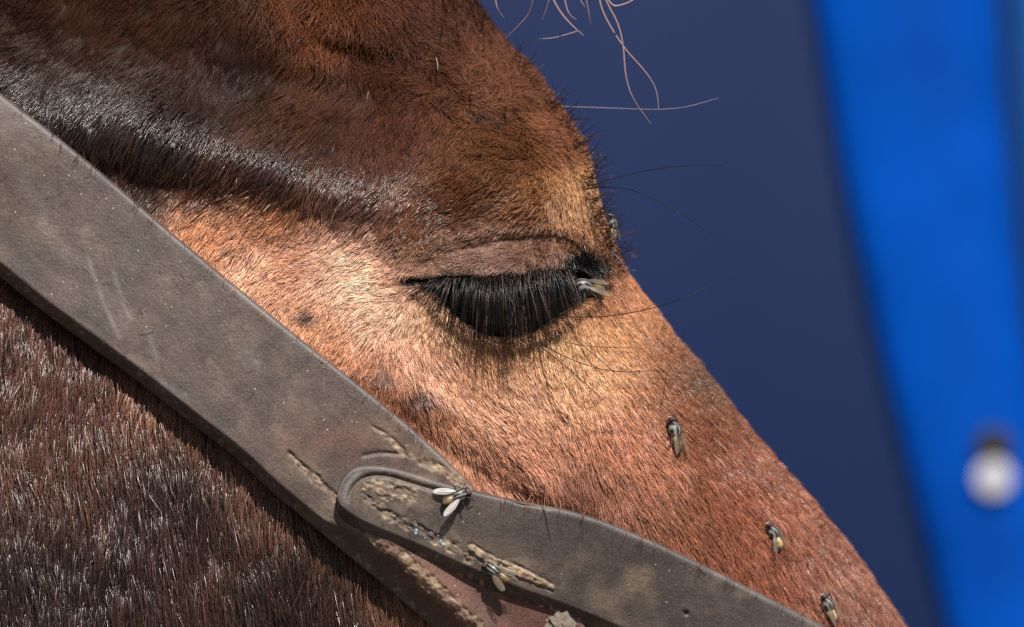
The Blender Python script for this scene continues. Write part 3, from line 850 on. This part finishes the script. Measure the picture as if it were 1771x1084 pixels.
CR_A = smooth_curve([(500, 782), (520, 806), (548, 830), (572, 850), (600, 880), (640, 920), (682, 952), (722, 985), (756, 1018), (790, 1052), (828, 1090), (900, 1165)])
CR_B = smooth_curve([(646, 738), (668, 752), (690, 775), (712, 792), (744, 804), (776, 818), (816, 842)])
CR_C = smooth_curve([(628, 788), (655, 782), (690, 785)])
def disp1(px, py, u, du, dl):
    ex = 0.25 * fbm(px, py, 70, 2) + 0.5 * fbm(px, py, 260, 4)
    qa, ta = pdist(px, py, CR_A); qb, tb_ = pdist(px, py, CR_B); qc, tc_ = pdist(px, py, CR_C)
    n = .6 * fbm(px, py, 26, 6) + .6 * fbm(px, py, 8, 7); n2 = fbm(px, py, 5, 1)
    wa = np.interp(ta, [0, .08, .2, .45, 1], [2, 5, 7, 11, 13]) * (1 + .9 * n)
    wb = np.interp(tb_, [0, .3, .6, 1], [2, 6, 8, 8]) * (1 + .9 * n)
    ma = sst(wa - qa, -2, 2); mb = sst(wb - qb, -2, 2)
    cov = sst(fbm(px, py, 17, 4), -.35, .0)
    mudf = np.maximum(ma * np.clip(.6 + .9 * n, 0, 1), mb * np.clip(.65 + .9 * n, 0, 1)) * (.35 + .65 * cov)
    ex = ex - .55 * ma - .5 * mb + np.maximum(ma, mb) * (.45 * sst(fbm(px, py, 12, 3), -.12, .1) + .25 * n2) - .7 * np.exp(-(qc / 3) ** 2)
    # crack along the lower side of each groove
    ex = ex - 0.6 * np.exp(-((qa - wa) / 2.0) ** 2) * sst(n + .3, 0, .5) * (1 - sst(px + py, 1440, 1560))
    # rolled rim along the lower edge past the join
    far = sst(px + py, 1360, 1500)
    ex = ex + sst(px + py, 1440, 1620) * (2.4 * np.exp(-((dl - 62) / 30) ** 2))
    # dust film near cracks
    mudf = np.maximum(mudf, .28 * np.exp(-(np.minimum(qa, qb) / 26) ** 2) * np.clip(.6 + n, 0, 1))
    # fine dirt along the under rim
    mudf = np.maximum(mudf, .55 * np.exp(-((dl - 10) / 8) ** 2) * sst(vnoise(px, py, 6, 3), .45, .7))
    return ex, mudf

L_grey = leather("worn_grey_leather", (0.086, 0.068, 0.061), (0.112, 0.083, 0.069))
L_dark = leather("worn_slate_leather", (0.068, 0.057, 0.055), (0.092, 0.073, 0.064))
scf1 = [([(148, 430), (160, 470), (178, 520), (196, 560), (214, 598)], 4, .42), ([(192, 455), (202, 490), (214, 530), (232, 562)], 4, .36),
        ([(250, 560), (262, 590), (275, 630)], 5, .3), ([(405, 600), (440, 615), (452, 650)], 10, .3), ([(268, 650), (300, 680), (330, 690)], 8, .3),
        ([(10, 260), (60, 330), (90, 420)], 14, .15)]
strap("cheek_strap", S1_UP, S1_LO, 1000, 120, under, 5.0, 8, lambda x, y: 22 + 34 * sst(x + y, 1440, 1600), disp1, L_grey, scf1)

def base2(px, py):
    # lies over the cheek strap at its tip, then along the nose
    b = plateau(px, py) + np.interp(px + py * .4, [900, 1080, 1320, 1500, 1700], [10.2, 9.8, 8.8, 6.8, 5.0])
    d = np.maximum(sil(py) - px, 0)
    low = head_h(np.minimum(px, sil(py) - 1), py, False) + 4.6
    k = sst(px, 1380, 1560)
    return (b - 22 * (1 - np.clip(d / 320, 0, 1)) ** 2) * (1 - k) + low * k

GR_U = smooth_curve([(606, 905), (600, 868), (612, 838), (636, 822), (670, 822), (720, 838), (780, 855), (830, 864)])
GR_L = smooth_curve([(630, 858), (660, 880), (700, 905), (745, 925), (790, 950), (812, 968)])
GR_M = smooth_curve([(815, 948), (850, 972), (890, 985), (925, 1002), (955, 1016)])
PATCH = smooth_curve([(636, 838), (660, 850), (690, 846), (712, 858)])
TEAR = smooth_curve([(886, 868), (905, 874), (925, 875), (950, 880)])
def disp2(px, py, u, du, dl):
    n = .6 * fbm(px, py, 26, 5) + .6 * fbm(px, py, 8, 7); n2 = fbm(px, py, 5, 2)
    ex = .2 * fbm(px, py, 60, 3) + .4 * fbm(px, py, 220, 6)
    tipf = sst(900 - px, 0, 120)
    # pressed rim round the tip
    qu, tu = pdist(px, py, GR_U)
    ex = ex - .8 * np.exp(-(qu / 4) ** 2) * sst(tu, .1, .2) * sst(1 - tu, 0, .3)
    inner = sst(qu, 0, 12)
    ql, tl = pdist(px, py, GR_L); wl = np.interp(tl, [0, .4, 1], [7, 10, 8]) * (1 + 1.0 * n)
    qm, tm = pdist(px, py, GR_M); wm = np.interp(tm, [0, .4, .9, 1], [7, 10, 7, 5]) * (1 + .45 * n)
    qp, tp = pdist(px, py, PATCH); wp_ = 13 * (1 + 1.2 * n)
    ml = sst(wl - ql, -2, 2); mm = sst(wm - qm, -2, 2); mp = sst(wp_ - qp, -3, 3)
    mk = np.maximum(np.maximum(ml, mm), mp)
    ex = ex - .5 * ml - .3 * mm - .25 * mp + mk * (.45 * sst(fbm(px, py, 12, 3), -.12, .1) + .28 * n2) + .45 * mm
    ex = ex - .5 * np.exp(-((qm - wm) / 2.0) ** 2) * (n > -.2)
    qt, tt = pdist(px, py, TEAR); ex = ex - .6 * np.exp(-(qt / 2) ** 2)
    mud = np.maximum(np.maximum(ml * np.clip(.45 + 1.2 * n, 0, .9), mm * np.clip(.9 + .5 * n, 0, 1)), mp * np.clip(.7 + 1.0 * n, 0, .95))
    mud = mud * (.4 + .6 * sst(fbm(px, py, 17, 2), -.35, .0))
    mud = np.maximum(mud, .3 * np.exp(-(np.minimum(np.minimum(ql, qm), qp) / 30) ** 2) * np.clip(.5 + n, 0, 1))
    mud = np.maximum(mud, .9 * np.exp(-((dl - 9) / 7) ** 2) * sst(vnoise(px, py, 7, 3), .3, .6) * sst(px, 690, 760))
    mud = np.maximum(mud, .35 * sst(fbm(px, py, 70, 1), .1, .6) * sst(px, 900, 1150))
    qh = np.hypot(px - 1186, py - 1060); ex = ex - 1.2 * np.exp(-(qh / 4) ** 2)
    return ex, mud
scf_glint2 = [([(596, 872), (598, 846), (610, 824), (630, 812)], 5, .75), ([(610, 890), (640, 915), (700, 942)], 9, .25)]  # first entry paints the bright highlight round the tip's rim
strap("noseband", S2_UP, S2_LO, 900, 110, base2, 4.4, 8, lambda x, y: 30 + 0 * x, disp2, L_dark, scf_glint2)

# light blue paint flecks on the noseband
pv = []
for x, y, r in ((665, 933, 3.6), (667, 940, 2.2), (683, 930, 1.6), (719, 908, 2.0), (720, 917, 3.6), (719, 922, 3.0), (761, 933, 3), (767, 941, 4), (763, 936, 2.4), (756, 960, 3), (762, 956, 2), (758, 926, 2), (740, 945, 1.4), (735, 930, 1.4), (650, 940, 1.3)):
    ex, _ = disp2(np.array([x]), np.array([y]), 0, 0, 0 * np.array([60.]) + 60)
    dl_ = float(pdist(np.array([x]), np.array([y]), S2_LO)[0][0])
    pr_ = 1 - (1 - min(1, dl_ / 30)) ** 1.3
    c_ = P(x, y, base2(np.array([x]), np.array([y]))[0] + 4.4 * (.04 + .96 * pr_) + ex[0] * min(1, pr_ * 1.2)) - ho
    pv.append(ball(c_, (r * K * .8, r * K * .28, r * K * 1.0), 8, 6))
v, f = join(pv)
pf = mesh_np("paint_flecks", v, f, plain("pale_blue_paint", (.22, .36, .46), .7), halter)
tag(pf, "tiny pale blue paint flecks near the strap tip", kind="stuff")

# loose hairs stuck to the leather
def b1(x, y): return float(under(np.array([x * 1.0]), np.array([y * 1.0]))[0]) + 5.3
def b2(x, y): return float(base2(np.array([x * 1.0]), np.array([y * 1.0]))[0]) + 4.8
dkh = lin((60, 48, 44)); plh = lin((150, 135, 120))
sh = [([(938, 874, b2(938, 880)), (946, 905, b2(946, 905)), (953, 938, b2(953, 938))], dkh, 1.0), ([(940, 876, b2(940, 880)), (947, 892, b2(947, 892)), (950, 900, b2(950, 900))], plh, 1.0),
      ([(1204, 978, b2(1204, 985)), (1214, 988, b2(1214, 990)), (1230, 1002, b2(1230, 1002))], dkh, .8)]
for i in range(34):
    x = random.uniform(10, 760); y = 300 + x * .66 + random.uniform(-90, 110); a = random.uniform(0, 6.28); l = random.uniform(8, 34)
    if inside(np.array([x]), np.array([y]), POLY1)[0] and not inside(np.array([x]), np.array([y]), POLY2)[0]:
        q = [(x + l * k * math.cos(a + .35 * k * k), y + l * k * math.sin(a + .35 * k * k)) for k in (0, .5, 1)]
        sh.append(([(u_, v_, b1(u_, v_)) for u_, v_ in q], random.choice((dkh, plh, dkh)), random.uniform(.4, .8)))
for i in range(150):
    E_, fn_, x0, x1 = random.choice(((S1_UP, b1, 30, 740), (S2_UP, b2, 860, 1420), (S1_LO, None, 20, 540)))
    k_ = random.choice([q for q in range(len(E_)) if x0 < E_[q, 0] < x1])
    x, y = E_[k_]; x += random.uniform(-8, 8); y += random.uniform(-5, 5)
    c_ = coat_colour([x], [y])[0] * random.uniform(.5, 1.1)
    if fn_ is None:
        continue
    l = random.uniform(8, 20); a = random.uniform(.9, 2.4)
    sh.append(([(x - 6 * math.cos(a), y - 8, fn_(x, y) - 4), (x + l * .4 * math.cos(a), y + l * .4 * math.sin(a), fn_(x, y) + 1.2), (x + l * math.cos(a + .3), y + l * math.sin(a + .3), fn_(x, y) + .6)], c_, random.uniform(.5, .9)))
strands("stuck_hairs", sh, 0.075, M_lash, None, halter, ho)

# mud clod wedged under the noseband
mc = empty("mud_clod", P(968, 1086, 9).tolist())
tag(mc, "crumbly grey brown mud clod wedged under the noseband's lower edge", "mud clod")
v, f = ball((0, 0, 0), (0.0031, 0.0024, 0.0030), 44, 30, bump=0.6, seed=2)
mesh_np("clod_lump", v, f, plain("dry_mud", (.15, .12, .095), .95, noise=.4, scale=700, bump=.8), mc)
v, f = ball((0.0018, -.0010, .0004), (0.0017, 0.0015, 0.0020), 30, 20, bump=0.45, seed=4)
mesh_np("clod_lump", v, f, bpy.data.materials["dry_mud"], mc)

# ------------------------------------------------------------------ flies
def fly_mats():
    d = {}
    m, t, b, L = new_mat("fly_thorax")
    tc = t.nodes.new("ShaderNodeTexCoord"); wv = t.nodes.new("ShaderNodeTexWave"); wv.bands_direction = 'Y'
    wv.inputs["Scale"].default_value = 330; wv.inputs["Distortion"].default_value = 3; wv.inputs["Detail"].default_value = 3
    L.new(tc.outputs["Object"], wv.inputs["Vector"])
    r = t.nodes.new("ShaderNodeValToRGB"); r.color_ramp.elements[0].color = (.012, .012, .011, 1); r.color_ramp.elements[1].color = (.20, .20, .185, 1)
    r.color_ramp.elements[0].position = .35; r.color_ramp.elements[1].position = .75
    L.new(wv.outputs["Fac"], r.inputs[0]); L.new(r.outputs[0], b.inputs["Base Color"]); b.inputs["Roughness"].default_value = .4
    d["thorax"] = m
    d["abdomen"] = plain("fly_abdomen", (.13, .085, .04), .4, noise=.95, scale=520)
    d["gold"] = plain("fly_abdomen_gold", (.55, .41, .20), .35, noise=.6, scale=420)
    d["head"] = plain("fly_head", (.05, .045, .04), .5, noise=.5, scale=900)
    d["face"] = plain("fly_face", (.55, .52, .45), .35)
    d["eye"] = plain("fly_eye", (.055, .010, .012), .3)
    d["leg"] = plain("fly_leg", (.02, .017, .015), .5)
    m, t, b, L = new_mat("fly_wing")
    b.inputs["Base Color"].default_value = (.30, .24, .18, 1); b.inputs["Roughness"].default_value = .3
    b.inputs["Alpha"].default_value = .30; b.inputs["Specular IOR Level"].default_value = .45
    d["wing"] = m
    m, t, b, L = new_mat("fly_wing_bright")
    b.inputs["Base Color"].default_value = (.62, .58, .56, 1); b.inputs["Roughness"].default_value = .25
    b.inputs["Alpha"].default_value = .62; b.inputs["Specular IOR Level"].default_value = .9
    d["bright"] = m
    d["vein"] = plain("fly_vein", (.10, .06, .035), .5)
    return d
FM = fly_mats()

def make_fly(px, py, head_dir, h, normal, label, spread=0.30, scale=1.0, bright=False, golden=False, skew=0.0):
    """head_dir: (dx, dy) in picture sense"""
    pos = P(px, py, h)
    n = Vector(normal).normalized()
    x = Vector((head_dir[0], 0, -head_dir[1])); x = (x - n * x.dot(n)).normalized()
    y = n.cross(x)
    Mx = Matrix((x, y, n)).transposed().to_4x4()
    Mx.translation = Vector(pos)
    root = bpy.data.objects.new("fly", None); root.empty_display_size = .003
    COL.objects.link(root)
    root.matrix_world = Mx @ Matrix.Scale(scale, 4)
    tag(root, label, "fly", "flies on the horse's face and halter")
    u = 0.001
    def part(nm, vf, mat): return mesh_np(nm, vf[0] * u, vf[1], mat, root)
    part("thorax", ball((1.5, 0, 1.95), (2.0, 1.7, 1.6), 20, 14, .04), FM["thorax"])
    part("abdomen", ball((-1.5, 0, 1.5), (2.3, 1.45, 1.1), 20, 14, .03, 2), FM["gold" if golden else "abdomen"])
    hd = part("head", ball((3.9, 0, 1.75), (.85, 1.35, 1.15), 16, 12), FM["head"])
    mesh_np("face", *[q * (u if i == 0 else 1) for i, q in enumerate(ball((4.45, 0, 1.5), (.42, .6, .8), 10, 8))], FM["face"], hd)
    for s in (-1, 1):
        v, f = ball((4.0, s * .72, 1.95), (.70, .62, .90), 16, 12)
        mesh_np("eye", v * u, f, FM["eye"], hd)
        # wing: a leaf shaped blade with veins
        L_ = 6.6 if bright else 5.7; a = math.pi - spread - skew * s
        tt = np.linspace(0, 1, 12); wd = 1.45 * np.clip(tt * 2.2, .12, 1) ** .6 * np.sqrt(np.clip(1 - tt ** 7, 0.02, 1))
        cs, sn = math.cos(a), math.sin(a) * s
        ax = np.array((cs, sn, -.10)); sd_ = np.array((-sn, cs, 0.0)) * (1 if s > 0 else -1)
        o = np.array((1.1, s * 1.0, 2.75))
        V_ = []
        for k in range(12):
            c_ = o + ax * L_ * tt[k]
            for e, dz in ((-.62, 0), (-.2, .16), (.25, .16), (.72, -.05)):
                V_.append(c_ + sd_ * wd[k] * e * -1 + np.array((0, 0, dz + .12 * math.sin(tt[k] * 3))))
        V_ = np.array(V_)
        th = V_ - np.array((0, 0, .03))
        VV = np.concatenate([V_.reshape(12, 4, 3), th.reshape(12, 4, 3)[:, ::-1]], 1)
        wg = mesh_np("wing", VV.reshape(-1, 3) * u, grid_faces(12, 8, True), FM["bright" if bright else "wing"], root)
        vs = []
        G = V_.reshape(12, 4, 3)
        for cc in (0, 1, 2):
            vs.append(tube(G[:11 - cc, cc] + np.array((0, 0, .03)), .045, 4))
        v, f = join(vs)
        ve = mesh_np("wing_vein", v * u, f, FM["vein"], wg)
        ve["kind"] = "stuff"
        for k, (bx, fx, fy) in enumerate(((2.7, 4.6, 3.0), (1.5, 1.2, 4.2), (.6, -2.6, 3.6))):
            v, f = tube([(bx, s * .8, 1.1), ((bx + fx) / 2, s * (fy * .55 + .3), 2.0 - .2 * k), (fx * .92 + bx * .08, s * fy * .86, .5), (fx, s * fy, .05)], [.17, .15, .1, .05], 5)
            part("leg", (v, f), FM["leg"])
    # bristles
    bs = []
    for i in range(26):
        a_ = random.uniform(-1.2, 1.2); x_ = random.uniform(-.6, 3.2)
        c_ = np.array((x_, 1.3 * math.sin(a_), 1.9 + 1.3 * math.cos(a_)))
        d_ = np.array((-.8, .6 * math.sin(a_), .6 * math.cos(a_))) * random.uniform(.5, .9)
        bs.append(tube([c_, c_ + d_ * .5, c_ + d_ + np.array((-.15, 0, -.05))], [.035, .028, .01], 3))
    v, f = join(bs)
    br = mesh_np("bristles", v * u, f, FM["leg"], root); br["kind"] = "stuff"
    return root

def nrm_at(px, py, e=6, fn=head_h):
    a = P(px - e, py, fn(px - e, py)); b = P(px + e, py, fn(px + e, py)); c = P(px, py - e, fn(px, py - e)); d = P(px, py + e, fn(px, py + e))
    n = np.cross(b - a, c - d); n /= np.linalg.norm(n)
    return n if n[1] < 0 else -n

def hs(px, py): return float(head_h(px, py))
make_fly(1052, 396, (-.2, -1), hs(sil(396) - 4, 396) + .5, (.9, -.42, .15), "pale fly sitting on the brow outline against the navy wall", .35, .72, False, True)
make_fly(1016, 508, (-1, .12), hs(1020, 512) + 4.0, (0.25, -.55, .75), "fly drinking at the inner corner of the closed eye", .2, 1.08)
make_fly(1159, 757, (-.16, -1), hs(1159, 757) + 1.2, nrm_at(1159, 757, 30) + np.array((.25, 0, 0)), "fly with folded wings, head up, on the reddish fur below the inner eye", .26, 1.0)
b4 = float(base2(np.array([785.]), np.array([865.]))[0]) + 4.5
make_fly(786, 863, (.9, -.42), b4 + .1, (0.05, -.95, .3), "fly with silvery spread wings on the noseband just behind its rounded end", .42, .86, True)
b5 = float(base2(np.array([862.]), np.array([990.]))[0]) + 4.5
make_fly(862, 992, (-.8, -.6), b5 + .1, (-.1, -.9, .1), "fly beside the long mud streak at the noseband's lower edge", .30, .88)
make_fly(1334, 931, (-.62, -.78), hs(1334, 931) + 1.2, nrm_at(1334, 931, 30), "blurred fly on nose fur midway between noseband and face outline", .42, .82, False, True, .16)
make_fly(1428, 1056, (-.5, -.85), hs(1428, 1056) + 2.0, nrm_at(1428, 1056, 30), "blurred fly at noseband's upper edge, lowest on the nose", .16, .85, False, True, -.1)
